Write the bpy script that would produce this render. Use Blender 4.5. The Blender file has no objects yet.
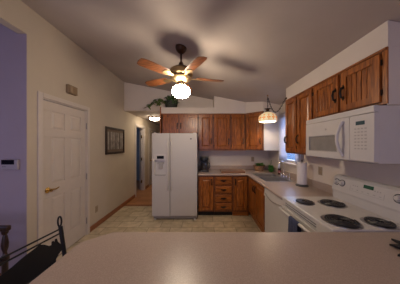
import bpy, bmesh, math, random
from mathutils import Vector, Matrix
random.seed(7)
PI = math.pi
scene = bpy.context.scene
COL = scene.collection

# ------------------------------------------------------------------ camera
EYE = 1.54
cam_d = bpy.data.cameras.new('camera'); cam = bpy.data.objects.new('camera', cam_d); COL.objects.link(cam)
cam.location = (0, 0, EYE); cam.rotation_euler = (PI/2, 0, 0)
cam_d.sensor_width = 36; cam_d.lens = 161/400*36
cam_d.shift_x = -3/400; cam_d.shift_y = 2.5/400
cam_d.clip_start = 0.02
scene.camera = cam

# ------------------------------------------------------------------ world, lights, exposure
w = bpy.data.worlds.new('world'); scene.world = w; w.use_nodes = True
wb = w.node_tree.nodes['Background']
wb.inputs[0].default_value = (0.16, 0.36, 0.80, 1); wb.inputs[1].default_value = 0.75
vs = scene.view_settings
vs.view_transform = 'Standard'; vs.look = 'None'; vs.gamma = 1; vs.exposure = 0.18
vs.use_curve_mapping = False

def area(name, loc, rot, sx, sy, power, col):
    d = bpy.data.lights.new(name, 'AREA'); d.shape = 'RECTANGLE'; d.size = sx; d.size_y = sy
    d.energy = power; d.color = col
    o = bpy.data.objects.new(name, d); COL.objects.link(o); o.location = loc; o.rotation_euler = rot
    return o
# dusk daylight entering through the patio window behind the camera
area('daylight_rear', (-1.2, -2.66, 1.45), (PI/2, 0, 0), 2.9, 1.9, 24, (0.76, 0.66, 1.0))
# dusk daylight entering through the hall side window
area('daylight_side', (-3.68, 0.2, 1.5), (0, -PI/2, 0), 1.7, 1.7, 2.5, (0.5, 0.5, 1.0))
# ceiling lamp of the dining area, behind the camera
area('dining_ceiling_lamp', (-0.9, -1.0, 2.7), (0, 0, 0), 0.7, 0.7, 8, (1.0, 0.80, 0.62))
area('daylight_bedroom', (-3.83, 5.3, 1.5), (0, -PI/2, 0), 1.0, 1.0, 3.5, (0.6, 0.72, 1.0))
area('daylight_sink', (1.76, 3.05, 1.65), (0, PI/2, 0), 0.8, 0.66, 8.0, (0.45, 0.62, 1.0))

# ------------------------------------------------------------------ materials
def nt(name):
    m = bpy.data.materials.new(name); m.use_nodes = True
    t = m.node_tree; b = t.nodes['Principled BSDF']
    return m, t, b
def plain(name, col, rough=0.5, metal=0.0, var=0.06, scale=12, emit=None, es=0, bump=0.0, coat=0.0, spec=0.5):
    m, t, b = nt(name)
    tc = t.nodes.new('ShaderNodeTexCoord'); n = t.nodes.new('ShaderNodeTexNoise'); n.inputs['Scale'].default_value = scale
    n.inputs['Detail'].default_value = 4
    t.links.new(tc.outputs['Object'], n.inputs['Vector'])
    r = t.nodes.new('ShaderNodeValToRGB')
    r.color_ramp.elements[0].position = 0.3; r.color_ramp.elements[1].position = 0.7
    r.color_ramp.elements[0].color = (*[c*(1-var) for c in col], 1); r.color_ramp.elements[1].color = (*[min(1, c*(1+var)) for c in col], 1)
    t.links.new(n.outputs['Fac'], r.inputs[0]); t.links.new(r.outputs[0], b.inputs['Base Color'])
    b.inputs['Roughness'].default_value = rough; b.inputs['Metallic'].default_value = metal
    b.inputs['Specular IOR Level'].default_value = spec
    b.inputs['Coat Weight'].default_value = coat
    if emit:
        b.inputs['Emission Color'].default_value = (*emit, 1); b.inputs['Emission Strength'].default_value = es
    if bump:
        bp = t.nodes.new('ShaderNodeBump'); bp.inputs['Strength'].default_value = bump; bp.inputs['Distance'].default_value = 0.01
        t.links.new(n.outputs['Fac'], bp.inputs['Height']); t.links.new(bp.outputs[0], b.inputs['Normal'])
    return m
def wood(name, dark, light, axis='z', rough=0.35, scale=1.0, coat=0.15):
    m, t, b = nt(name)
    tc = t.nodes.new('ShaderNodeTexCoord'); mp = t.nodes.new('ShaderNodeMapping')
    s = {'z': (16, 16, 1.1), 'x': (1.1, 16, 16), 'y': (16, 1.1, 16)}[axis]
    mp.inputs['Scale'].default_value = [q*scale for q in s]
    t.links.new(tc.outputs['Object'], mp.inputs[0])
    n = t.nodes.new('ShaderNodeTexNoise'); n.inputs['Scale'].default_value = 2.2; n.inputs['Detail'].default_value = 3
    t.links.new(mp.outputs[0], n.inputs['Vector'])
    mul = t.nodes.new('ShaderNodeMath'); mul.operation = 'MULTIPLY'; mul.inputs[1].default_value = 9
    fr = t.nodes.new('ShaderNodeMath'); fr.operation = 'PINGPONG'; fr.inputs[1].default_value = 1.0
    t.links.new(n.outputs['Fac'], mul.inputs[0]); t.links.new(mul.outputs[0], fr.inputs[0])
    n2 = t.nodes.new('ShaderNodeTexNoise'); n2.inputs['Scale'].default_value = 14; n2.inputs['Detail'].default_value = 5
    t.links.new(mp.outputs[0], n2.inputs['Vector'])
    mx = t.nodes.new('ShaderNodeMix'); mx.data_type = 'FLOAT'; mx.inputs[0].default_value = 0.5
    t.links.new(fr.outputs[0], mx.inputs[2]); t.links.new(n2.outputs['Fac'], mx.inputs[3])
    r = t.nodes.new('ShaderNodeValToRGB')
    r.color_ramp.elements[0].position = 0.2; r.color_ramp.elements[1].position = 0.8
    r.color_ramp.elements[0].color = (*dark, 1); r.color_ramp.elements[1].color = (*light, 1)
    t.links.new(mx.outputs[0], r.inputs[0]); t.links.new(r.outputs[0], b.inputs['Base Color'])
    b.inputs['Roughness'].default_value = rough; b.inputs['Coat Weight'].default_value = coat; b.inputs['Coat Roughness'].default_value = 0.25
    bp = t.nodes.new('ShaderNodeBump'); bp.inputs['Strength'].default_value = 0.12; bp.inputs['Distance'].default_value = 0.003
    t.links.new(mx.outputs[0], bp.inputs['Height']); t.links.new(bp.outputs[0], b.inputs['Normal'])
    return m
def speckle(name, a, c, rough, scale):
    m, t, b = nt(name)
    tc = t.nodes.new('ShaderNodeTexCoord')
    n = t.nodes.new('ShaderNodeTexNoise'); n.inputs['Scale'].default_value = scale; n.inputs['Detail'].default_value = 3
    n3 = t.nodes.new('ShaderNodeTexVoronoi'); n3.inputs['Scale'].default_value = scale*0.8
    t.links.new(tc.outputs['Object'], n.inputs['Vector']); t.links.new(tc.outputs['Object'], n3.inputs['Vector'])
    mx = t.nodes.new('ShaderNodeMix'); mx.data_type = 'FLOAT'; mx.inputs[0].default_value = 0.4
    t.links.new(n.outputs['Fac'], mx.inputs[2]); t.links.new(n3.outputs['Distance'], mx.inputs[3])
    r = t.nodes.new('ShaderNodeValToRGB'); r.color_ramp.elements[0].position = 0.3; r.color_ramp.elements[1].position = 0.65
    r.color_ramp.elements[0].color = (*a, 1); r.color_ramp.elements[1].color = (*c, 1)
    t.links.new(mx.outputs[0], r.inputs[0]); t.links.new(r.outputs[0], b.inputs['Base Color'])
    b.inputs['Roughness'].default_value = rough
    return m
def tiles(name):
    m, t, b = nt(name)
    tc = t.nodes.new('ShaderNodeTexCoord')
    br = t.nodes.new('ShaderNodeTexBrick'); br.offset = 0.5; br.squash = 1.0
    br.inputs['Scale'].default_value = 1.0
    br.inputs['Brick Width'].default_value = 0.40; br.inputs['Row Height'].default_value = 0.23
    br.inputs['Mortar Size'].default_value = 0.006; br.inputs['Mortar Smooth'].default_value = 0.4
    br.inputs['Color1'].default_value = (0.48, 0.40, 0.27, 1); br.inputs['Color2'].default_value = (0.60, 0.51, 0.37, 1)
    br.inputs['Mortar'].default_value = (0.24, 0.19, 0.125, 1)
    t.links.new(tc.outputs['Object'], br.inputs['Vector'])
    n = t.nodes.new('ShaderNodeTexNoise'); n.inputs['Scale'].default_value = 9; n.inputs['Detail'].default_value = 5
    t.links.new(tc.outputs['Object'], n.inputs['Vector'])
    r = t.nodes.new('ShaderNodeValToRGB'); r.color_ramp.elements[0].position = 0.3; r.color_ramp.elements[1].position = 0.7
    r.color_ramp.elements[0].color = (0.75, 0.72, 0.68, 1); r.color_ramp.elements[1].color = (1.15, 1.12, 1.08, 1)
    t.links.new(n.outputs['Fac'], r.inputs[0])
    mx = t.nodes.new('ShaderNodeMix'); mx.data_type = 'RGBA'; mx.blend_type = 'MULTIPLY'; mx.inputs[0].default_value = 1
    t.links.new(br.outputs['Color'], mx.inputs[6]); t.links.new(r.outputs[0], mx.inputs[7])
    t.links.new(mx.outputs[2], b.inputs['Base Color']); b.inputs['Roughness'].default_value = 0.45
    return m
def planks(name):
    m, t, b = nt(name)
    tc = t.nodes.new('ShaderNodeTexCoord'); mp = t.nodes.new('ShaderNodeMapping'); mp.inputs['Rotation'].default_value = (0, 0, 0)
    t.links.new(tc.outputs['Object'], mp.inputs[0])
    br = t.nodes.new('ShaderNodeTexBrick'); br.inputs['Scale'].default_value = 1
    br.inputs['Brick Width'].default_value = 0.9; br.inputs['Row Height'].default_value = 0.09; br.inputs['Mortar Size'].default_value = 0.003
    br.inputs['Color1'].default_value = (0.36, 0.15, 0.055, 1); br.inputs['Color2'].default_value = (0.48, 0.22, 0.09, 1); br.inputs['Mortar'].default_value = (0.15, 0.06, 0.02, 1)
    t.links.new(mp.outputs[0], br.inputs['Vector']); t.links.new(br.outputs['Color'], b.inputs['Base Color'])
    b.inputs['Roughness'].default_value = 0.35
    return m
def glass(name, col=(1, 1, 1), rough=0.02, alpha=0.18):
    m, t, b = nt(name)
    out = t.nodes['Material Output']; tr = t.nodes.new('ShaderNodeBsdfTransparent'); tr.inputs[0].default_value = (*col, 1)
    gl = t.nodes.new('ShaderNodeBsdfGlossy'); gl.inputs['Roughness'].default_value = rough
    ms = t.nodes.new('ShaderNodeMixShader'); ms.inputs[0].default_value = alpha
    t.links.new(tr.outputs[0], ms.inputs[1]); t.links.new(gl.outputs[0], ms.inputs[2]); t.links.new(ms.outputs[0], out.inputs[0])
    t.nodes.remove(b)
    return m
def sheer(name):
    m, t, b = nt(name)
    out = t.nodes['Material Output']
    b.inputs['Base Color'].default_value = (0.8, 0.78, 0.8, 1); b.inputs['Roughness'].default_value = 0.9
    tl = t.nodes.new('ShaderNodeBsdfTranslucent'); tl.inputs[0].default_value = (0.85, 0.85, 0.9, 1)
    n = t.nodes.new('ShaderNodeTexNoise'); n.inputs['Scale'].default_value = 60
    ms = t.nodes.new('ShaderNodeMixShader'); ms.inputs[0].default_value = 0.55
    t.links.new(b.outputs[0], ms.inputs[1]); t.links.new(tl.outputs[0], ms.inputs[2]); t.links.new(ms.outputs[0], out.inputs[0])
    return m

M = {}
M['wall'] = plain('wall_paint', (0.56, 0.48, 0.385), 0.75, var=0.03, scale=3, bump=0.03)
M['wall_daylit'] = plain('wall_paint_daylight_tint', (0.45, 0.37, 0.41), 0.75, var=0.03, scale=3, bump=0.03)  # beige paint with the blue daylight mixed into its colour
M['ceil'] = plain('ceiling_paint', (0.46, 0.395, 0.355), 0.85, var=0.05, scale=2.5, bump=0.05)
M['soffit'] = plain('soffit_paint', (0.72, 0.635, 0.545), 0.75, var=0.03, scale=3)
M['white'] = plain('white_trim_paint', (0.62, 0.55, 0.50), 0.4, var=0.02)
M['door'] = plain('white_door_paint', (0.60, 0.53, 0.48), 0.4, var=0.02)
M['base'] = wood('orange_oak_baseboard', (0.22, 0.07, 0.025), (0.36, 0.13, 0.05), 'y')
M['tile'] = tiles('beige_vinyl_tile'); M['plank'] = planks('hall_wood_planks')
M['oak_v'] = wood('red_oak_vertical', (0.14, 0.036, 0.006), (0.47, 0.145, 0.022), 'z', 0.32)
M['oak_x'] = wood('red_oak_along_x', (0.14, 0.036, 0.006), (0.47, 0.145, 0.022), 'x', 0.32)
M['oak_y'] = wood('red_oak_along_y', (0.14, 0.036, 0.006), (0.47, 0.145, 0.022), 'y', 0.32)
M['oak_shaded'] = wood('red_oak_gap_shade', (0.10, 0.028, 0.008), (0.25, 0.08, 0.02), 'z', 0.4)  # same oak as the doors, darkened to paint shade into the gaps
M['lam'] = speckle('beige_laminate', (0.37, 0.285, 0.235), (0.47, 0.365, 0.305), 0.33, 230)
M['app'] = plain('appliance_white', (0.62, 0.585, 0.55), 0.35, var=0.02, coat=0.1)
M['app2'] = plain('appliance_white_textured', (0.56, 0.53, 0.50), 0.45, var=0.02, scale=200, bump=0.02)
M['grey'] = plain('grey_plastic', (0.30, 0.28, 0.27), 0.5)
M['ltgrey'] = plain('light_grey_plastic', (0.42, 0.39, 0.37), 0.45)
M['dgrey'] = plain('dark_grey_print', (0.10, 0.10, 0.11), 0.5)
M['black'] = plain('black_plastic', (0.012, 0.012, 0.013), 0.35)
M['iron'] = plain('black_wrought_iron', (0.016, 0.015, 0.017), 0.5, metal=0.3, bump=0.05, scale=60)
M['pull'] = plain('antique_dark_bronze', (0.018, 0.014, 0.012), 0.38, metal=0.6)
M['brass'] = plain('polished_brass', (0.68, 0.43, 0.14), 0.22, metal=1.0)
M['abrass'] = plain('antique_brass', (0.50, 0.36, 0.19), 0.35, metal=1.0)
M['bronze'] = plain('dark_bronze', (0.07, 0.035, 0.02), 0.4, metal=0.8)
M['steel'] = plain('stainless_steel', (0.62, 0.60, 0.58), 0.38, metal=1.0, var=0.08, scale=5)
M['chrome'] = plain('chrome', (0.75, 0.75, 0.76), 0.12, metal=1.0, var=0.01)
M['globe'] = plain('lit_opal_glass', (0.9, 0.88, 0.85), 0.3, emit=(1.0, 0.84, 0.64), es=72)
M['hallglass'] = plain('lit_frosted_glass', (0.9, 0.88, 0.8), 0.3, emit=(1.0, 0.84, 0.62), es=30)
M['shade'] = plain('lit_milk_glass', (0.85, 0.78, 0.62), 0.25, emit=(1.0, 0.72, 0.36), es=0.42)
M['shade_o'] = plain('lit_amber_glass', (0.62, 0.25, 0.04), 0.25, emit=(1.0, 0.36, 0.04), es=0.38)
M['bulb'] = plain('lit_bulb', (0.9, 0.88, 0.8), 0.3, emit=(1.0, 0.82, 0.60), es=230)
M['display'] = plain('green_display', (0.01, 0.03, 0.02), 0.3, emit=(0.1, 0.9, 0.35), es=0.018)
M['dispblue'] = plain('blue_display', (0.01, 0.03, 0.04), 0.3, emit=(0.1, 0.6, 0.7), es=0.012)
M['dispdark'] = plain('dark_screen', (0.012, 0.012, 0.018), 0.8, spec=0.0)
M['pane'] = glass('window_glass', (0.95, 0.97, 1.0))
M['ovenglass'] = plain('oven_window', (0.27, 0.25, 0.225), 0.3, var=0.1)
M['coil'] = plain('burner_coil', (0.03, 0.028, 0.03), 0.35, metal=0.4)
M['pan'] = plain('drip_pan', (0.45, 0.43, 0.42), 0.3, metal=0.9)
M['towel'] = plain('navy_towel', (0.055, 0.065, 0.13), 0.95, var=0.3, scale=120, bump=0.3)
M['paper'] = plain('paper_towel', (0.80, 0.76, 0.74), 0.9, var=0.03, scale=40, bump=0.1)
M['leaf'] = plain('green_leaf', (0.10, 0.30, 0.06), 0.45, var=0.4, scale=20)
M['leafdk'] = plain('dark_green_leaf', (0.05, 0.10, 0.03), 0.5, var=0.4, scale=20)
M['leafy'] = plain('yellow_green_leaf', (0.10, 0.15, 0.035), 0.45, var=0.4, scale=20)
M['wicker'] = plain('wicker', (0.36, 0.20, 0.10), 0.7, var=0.5, scale=70, bump=0.6)
M['pot'] = plain('dark_woven_pot', (0.035, 0.04, 0.03), 0.7, var=0.4, scale=60, bump=0.4)
M['soil'] = plain('soil', (0.03, 0.02, 0.012), 0.9)
M['board'] = wood('cutting_board_wood', (0.20, 0.08, 0.032), (0.36, 0.16, 0.07), 'x')
M['soap'] = plain('dark_amber_bottle', (0.03, 0.010, 0.010), 0.15)
M['label'] = plain('pink_bottle_label', (0.35, 0.12, 0.12), 0.6)
M['coffee'] = plain('coffee_glass', (0.03, 0.022, 0.02), 0.05, coat=0.5)
M['sheer'] = sheer('sheer_curtain')
M['plate'] = plain('almond_plate', (0.36, 0.28, 0.19), 0.4, var=0.02)
M['chime'] = plain('chime_tan', (0.25, 0.17, 0.10), 0.5)
M['chime2'] = plain('chime_tan_inner', (0.34, 0.24, 0.15), 0.5)
M['pframe'] = wood('dark_picture_frame', (0.018, 0.008, 0.006), (0.04, 0.016, 0.010), 'y', 0.6, 1.0, 0.0)
M['mat'] = plain('picture_mat_tan', (0.16, 0.11, 0.08), 0.7)
M['stump'] = plain('print_dark_trunk', (0.09, 0.065, 0.05), 0.6, var=0.5, scale=25)
M['printbg'] = plain('print_grey_ground', (0.36, 0.33, 0.31), 0.6, var=0.4, scale=14)
M['chairwood'] = wood('dark_chair_wood', (0.012, 0.005, 0.004), (0.045, 0.018, 0.012), 'z')
M['fanwood'] = wood('fan_blade_wood', (0.07, 0.022, 0.008), (0.26, 0.085, 0.024), 'x')
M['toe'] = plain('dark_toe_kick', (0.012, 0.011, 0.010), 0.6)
M['bedwall'] = plain('bedroom_wall', (0.30, 0.36, 0.45), 0.8)
M['keycase'] = plain('keypad_plastic', (0.42, 0.37, 0.38), 0.5, var=0.02)
M['grille'] = plain('fridge_grille', (0.33, 0.30, 0.28), 0.5)

# ------------------------------------------------------------------ mesh helpers
class MB:
    def __init__(s, mat=None): s.b = bmesh.new(); s.M = mat
    def _v(s, p):
        p = Vector(p)
        return s.b.verts.new(s.M @ p if s.M else p)
    def box(s, x0, x1, y0, y1, z0, z1):
        v = [s._v(p) for p in ((x0,y0,z0),(x1,y0,z0),(x1,y1,z0),(x0,y1,z0),(x0,y0,z1),(x1,y0,z1),(x1,y1,z1),(x0,y1,z1))]
        for f in ((0,3,2,1),(4,5,6,7),(0,1,5,4),(1,2,6,5),(2,3,7,6),(3,0,4,7)): s.b.faces.new([v[i] for i in f])
        return s
    def hexa(s, lo, hi):           # two quads (lists of 4 points)
        a = [s._v(p) for p in lo]; b = [s._v(p) for p in hi]
        s.b.faces.new(a[::-1]); s.b.faces.new(b)
        for i in range(4): s.b.faces.new([a[i], a[(i+1)%4], b[(i+1)%4], b[i]])
        return s
    def prism(s, pts, d):          # planar polygon pts (3d), extruded by vector d
        d = Vector(d); a = [s._v(p) for p in pts]; b = [s._v(Vector(p)+d) for p in pts]
        s.b.faces.new(a[::-1]); s.b.faces.new(b); n = len(pts)
        for i in range(n): s.b.faces.new([a[i], a[(i+1)%n], b[(i+1)%n], b[i]])
        return s
    def tube(s, pts, r, n=8, closed=False):
        P = [Vector(p) for p in pts]; N = len(P); rings = []
        rr = r if isinstance(r, (list, tuple)) else [r]*N
        up = None
        for i, p in enumerate(P):
            if closed: t = (P[(i+1)%N]-P[i-1])
            else: t = (P[min(i+1, N-1)]-P[max(i-1, 0)])
            if t.length < 1e-9: t = Vector((0,0,1))
            t.normalize()
            if up is None:
                up = Vector((0,0,1)) if abs(t.z) < 0.9 else Vector((1,0,0))
            a = t.cross(up)
            if a.length < 1e-4: a = t.cross(Vector((0.3,1,0.2)))
            a.normalize(); b = a.cross(t).normalized(); up = b
            rings.append([s._v(p + (a*math.cos(2*PI*k/n)+b*math.sin(2*PI*k/n))*rr[i]) for k in range(n)])
        for i in range(N if closed else N-1):
            A = rings[i]; B = rings[(i+1)%N]
            for k in range(n): s.b.faces.new([A[k], A[(k+1)%n], B[(k+1)%n], B[k]])
        if not closed:
            s.b.faces.new(rings[0][::-1]); s.b.faces.new(rings[-1])
        return s
    def lathe(s, prof, c=(0,0,0), n=24, axis='z', scallop=None, cap=True):
        c = Vector(c); rings = []
        for j, (r, h) in enumerate(prof):
            ring = []
            for k in range(n):
                a = 2*PI*k/n; q = r*(1+(scallop(a, j) if scallop else 0))
                x, y = q*math.cos(a), q*math.sin(a)
                p = {'z': Vector((x,y,h)), 'x': Vector((h,x,y)), 'y': Vector((x,h,y))}[axis]
                ring.append(s._v(c+p))
            rings.append(ring)
        for A, B in zip(rings, rings[1:]):
            for k in range(n): s.b.faces.new([A[k], A[(k+1)%n], B[(k+1)%n], B[k]])
        if cap:
            if prof[0][0] > 1e-5: s.b.faces.new(rings[0][::-1])
            if prof[-1][0] > 1e-5: s.b.faces.new(rings[-1])
        return s
    def leaf(s, p, d, L, W, droop=0.3):
        p = Vector(p); d = Vector(d).normalized(); side = d.cross(Vector((0,0,1)))
        if side.length < 1e-3: side = Vector((1,0,0))
        side.normalize(); n = side.cross(d).normalized()
        prof = [(0,0.05),(0.3,0.8),(0.55,1.0),(0.8,0.6),(1.0,0.03)]
        A=[];B=[];C=[]
        for t, wv in prof:
            c = p+d*L*t - Vector((0,0,1))*droop*L*t*t
            A.append(s._v(c+side*W*wv*0.5)); C.append(s._v(c-n*W*0.12*wv)); B.append(s._v(c-side*W*wv*0.5))
        for i in range(4):
            s.b.faces.new([A[i],A[i+1],C[i+1],C[i]]); s.b.faces.new([C[i],C[i+1],B[i+1],B[i]])
        return s

def root_off(parent):
    return Vector(parent['_o']) if parent is not None and '_o' in parent else Vector((0,0,0))
def obj(name, mb, mat, parent=None, bevel=0, smooth=False, origin=None, label=None, solid=0):
    """link mb (built in world coordinates) as ONE mesh object"""
    off = root_off(parent) if parent is not None else Vector(origin or (0,0,0))
    if not solid: bmesh.ops.recalc_face_normals(mb.b, faces=mb.b.faces[:])
    bmesh.ops.translate(mb.b, verts=mb.b.verts[:], vec=-off)
    me = bpy.data.meshes.new(name); mb.b.to_mesh(me); mb.b.free()
    me.materials.append(M[mat] if isinstance(mat, str) else mat)
    o = bpy.data.objects.new(name, me); COL.objects.link(o)
    if parent is not None: o.parent = parent
    else: o.location = off
    o['_o'] = list(off)
    if label: o['label'] = label
    if smooth:
        for p in me.polygons: p.use_smooth = True
        md = o.modifiers.new('es', 'EDGE_SPLIT'); md.split_angle = math.radians(40)
    if solid:
        md = o.modifiers.new('so', 'SOLIDIFY'); md.thickness = solid
    if bevel:
        md = o.modifiers.new('bv', 'BEVEL'); md.width = bevel; md.segments = 2; md.limit_method = 'ANGLE'; md.angle_limit = math.radians(50)
    return o
def thing(name, label, cat, loc, group=None):
    o = bpy.data.objects.new(name, None); COL.objects.link(o); o.location = loc; o.empty_display_size = 0.1
    o['label'] = label; o['category'] = cat; o['_o'] = list(loc)
    if group: o['group'] = group
    return o
def tag(o, label, cat, group=None, kind=None):
    o['label'] = label; o['category'] = cat
    if group: o['group'] = group
    if kind: o['kind'] = kind
    return o
def struct(name, mb, mat, parent=None, **k):
    o = obj(name, mb, mat, parent, **k)
    if parent is None: o['kind'] = 'structure'
    return o

# ------------------------------------------------------------------ layout constants
XL, XR = -1.985, 1.65            # side walls
YB = 4.055                       # back wall
YN = -2.8                        # wall behind the camera
XF = -4.0                        # far wall of the room on the left
YC = 1.816                       # corner where the left wall ends
HX = -1.0                        # right wall of the hall
HC = 2.39                        # hall ceiling
YH = 7.4
def zc(x): return 2.717 - 0.198*x  # sloped ceiling

# ------------------------------------------------------------------ structure
struct('floor', MB().box(XF-.1, XR+.1, YN-.1, YB, -0.1, 0), 'tile')
struct('floor_hall', MB().box(-4.1, HX+.1, YB, YH+.1, -0.1, 0.004), 'plank')
b = MB()
b.hexa([(XF-.1,YN-.1,zc(XF-.1)),(XR+.1,YN-.1,zc(XR+.1)),(XR+.1,YB+.1,zc(XR+.1)),(XF-.1,YB+.1,zc(XF-.1))],
       [(XF-.1,YN-.1,zc(XF-.1)+.1),(XR+.1,YN-.1,zc(XR+.1)+.1),(XR+.1,YB+.1,zc(XR+.1)+.1),(XF-.1,YB+.1,zc(XF-.1)+.1)])
struct('ceiling', b, 'ceil')
struct('ceiling_hall', MB().box(XL-2.1, HX+.1, YB+.1, YH+.1, HC, HC+.1), 'ceil')

def wall_x(b, x0, x1, y0, y1, z0, ztop=None):
    """wall slab running along y, top follows the slope"""
    t0 = zc(x0) if ztop is None else ztop; t1 = zc(x1) if ztop is None else ztop
    b.hexa([(x0,y0,z0),(x1,y0,z0),(x1,y1,z0),(x0,y1,z0)], [(x0,y0,t0),(x1,y0,t1),(x1,y1,t1),(x0,y1,t0)])
def wall_y(b, x0, x1, y0, y1, z0, ztop=None):
    wall_x(b, x0, x1, y0, y1, z0, ztop)
# left wall: kitchen part with door hole, and header beam over the opening toward the camera
DY0, DY1, DZ = 1.985, 2.745, 2.12
b = MB()
wall_x(b, XL-.1, XL, YC, DY0, 0); wall_x(b, XL-.1, XL, DY0, DY1, DZ); wall_x(b, XL-.1, XL, DY1, YB, 0)
struct('wall_left', b, 'wall')
struct('wall_left_header', (lambda q: (wall_x(q, XL-.1, XL, YN, YC, 2.786), q)[1])(MB()), 'wall')
b = MB()
A0, A1 = 4.76, 5.42; B0, B1 = 5.95, 6.65; HD = 2.08
for y0, y1, z0 in ((YB, A0, 0), (A0, A1, HD), (A1, B0, 0), (B0, B1, HD), (B1, YH, 0)):
    wall_x(b, XL-.1, XL, y0, y1, z0, HC)
struct('wall_hall_left', b, 'wall')
struct('wall_hall_end', MB().box(XL-.1, HX+.1, YH, YH+.1, 0, HC), 'wall')
struct('wall_hall_right', MB().box(HX, HX+.1, YB+.1, YH, 0, HC), 'wall')
b = MB(); wall_y(b, XL-.1, HX, YB, YB+.1, HC); wall_y(b, HX, XR+.1, YB, YB+.1, 0)
struct('wall_back', b, 'soffit')
# beige wall that turns left at the corner, blue daylight tint in its colour
b = MB(); wall_y(b, XF, XL-.1, YC, YC+.1, 0)
struct('wall_side_hall', b, 'wall_daylit')
struct('wall_corner_jamb', MB().box(XL-.1, XL-.001, YC-.004, YC, 0, 2.786), 'wall_daylit')  # thin skin on the wall end, same painted daylight tint
# far left wall with window, rear wall with patio window
b = MB()
wall_x(b, XF-.1, XF, YN, -.7, 0); wall_x(b, XF-.1, XF, 1.1, YC+.1, 0)
wall_x(b, XF-.1, XF, -.7, 1.1, 0, .6); wall_x(b, XF-.1, XF, -.7, 1.1, 2.4)
struct('wall_far_left', b, 'wall')
b = MB()
wall_y(b, XF-.1, -2.7, YN-.1, YN, 0); wall_y(b, .3, XR+.1, YN-.1, YN, 0)
wall_y(b, -2.7, .3, YN-.1, YN, 0, .45); wall_y(b, -2.7, .3, YN-.1, YN, 2.45)
struct('wall_rear', b, 'wall')
# right wall with sink window
W0, W1, WZ0, WZ1 = 2.70, 3.40, 1.20, 2.10
b = MB()
wall_x(b, XR, XR+.1, YN, W0, 0); wall_x(b, XR, XR+.1, W1, YB, 0)
wall_x(b, XR, XR+.1, W0, W1, 0, WZ0); wall_x(b, XR, XR+.1, W0, W1, WZ1)
struct('wall_right', b, 'soffit')
# bedroom behind the hall doorway
b = MB(); b.box(-3.9,-3.8,4.4,4.9,0,HC); b.box(-3.9,-3.8,5.7,6.9,0,HC); b.box(-3.9,-3.8,4.9,5.7,0,.9); b.box(-3.9,-3.8,4.9,5.7,2.0,HC)
b.box(-3.8,XL-.1,4.3,4.4,0,HC); b.box(-3.8,XL-.1,6.9,7.0,0,HC)
struct('wall_bedroom', b, 'bedwall')

def window(n, axis, c, u0, u1, z0, z1, frame='white', cols=1, rows=2, sill=True):
    """window unit in a wall hole; axis 'x' = wall plane normal along x"""
    b = MB(); t = .045
    def bx(bb, a0, a1, d0, d1, zz0, zz1):
        if axis == 'x': bb.box(c+d0, c+d1, a0, a1, zz0, zz1)
        else: bb.box(a0, a1, c+d0, c+d1, zz0, zz1)
    bx(b,u0,u0+t,-.05,.05,z0,z1); bx(b,u1-t,u1,-.05,.05,z0,z1); bx(b,u0+t,u1-t,-.05,.05,z0,z0+t); bx(b,u0+t,u1-t,-.05,.05,z1-t,z1)
    for i in range(1, rows):
        z = z0+(z1-z0)*i/rows; bx(b,u0+t,u1-t,-.025,.025,z-.02,z+.02)
    for i in range(1, cols):
        u = u0+(u1-u0)*i/cols; bx(b,u-.02,u+.02,-.02,.02,z0+t,z1-t)
    o = struct('window_%d' % n, b, frame, bevel=.004)
    g = MB(); bx(g,u0+t,u1-t,-.004,.004,z0+t,z1-t); obj('window_pane', g, 'pane', o)
    return o
window(1, 'x', XR+.05, W0, W1, WZ0, WZ1)
window(2, 'y', YN-.05, -2.7, .3, .45, 2.45, cols=2, rows=1)
window(3, 'x', XF-.05, -.7, 1.1, .6, 2.4, cols=2, rows=1)
window(4, 'x', -3.85, 4.9, 5.7, .9, 2.0)
# casing round sink window
b = MB()
b.box(XR-.018,XR,W0-.06,W0,WZ0-.02,WZ1+.06); b.box(XR-.018,XR,W1,W1+.04,WZ0-.02,WZ1+.06); b.box(XR-.018,XR,W0,W1,WZ1,WZ1+.06)
b.box(XR-.07,XR+.0,W0-.08,W1+.04,WZ0-.04,WZ0-.005)
struct('trim_1', b, 'white', bevel=.004)

# door casings
def casing(n, y0, y1, z, wd=.06):
    b = MB(); b.box(XL,XL+.018,y0-wd,y0,0,z+wd); b.box(XL,XL+.018,y1,y1+wd,0,z+wd); b.box(XL,XL+.018,y0,y1,z,z+wd)
    b.box(XL-.1,XL,y0,y0+.015,0,z-.015); b.box(XL-.1,XL,y1-.015,y1,0,z-.015); b.box(XL-.1,XL,y0,y1,z-.015,z)
    return struct('trim_%d' % n, b, 'white', bevel=.004)
casing(2, DY0, DY1, DZ); casing(3, A0, A1, HD, .075); casing(4, B0, B1, HD, .075)

def panel_door(n, y0, y1, z1, x0, x1, mat='door', z0=.012):
    """six-panel door, visible face at x1 looking +x"""
    b = MB(); W = y1-y0; H = z1-z0
    b.box(x0, x1-.010, y0, y1, z0, z1)
    st = .115*W/.76; mid = .10*W/.76
    rails = [(z0, z0+.23), (z0+.84, z0+1.01), (z0+H-.46, z0+H-.36), (z0+H-.12, z1)]
    for a, c in rails: b.box(x1-.010, x1, y0, y1, a, c)
    for (a, c), (d, e) in zip(rails, rails[1:]):
        b.box(x1-.010,x1,y0,y0+st,c,d); b.box(x1-.010,x1,y1-st,y1,c,d); m = (y0+y1)/2; b.box(x1-.010,x1,m-mid/2,m+mid/2,c,d)
        for p, q in ((y0+st, m-mid/2), (m+mid/2, y1-st)):
            b.hexa([(x1-.0102,p+.012,c+.012),(x1-.0102,q-.012,c+.012),(x1-.0102,q-.012,d-.012),(x1-.0102,p+.012,d-.012)],
                   [(x1-.002,p+.035,c+.035),(x1-.002,q-.035,c+.035),(x1-.002,q-.035,d-.035),(x1-.002,p+.035,d-.035)])
    return struct('door_%d' % n, b, mat, bevel=.003)
d1 = panel_door(1, DY0+.018, DY1-.018, DZ-.022, XL-.045, XL-.006)
b = MB(); hy = DY0+.075; hz = .955
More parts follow.
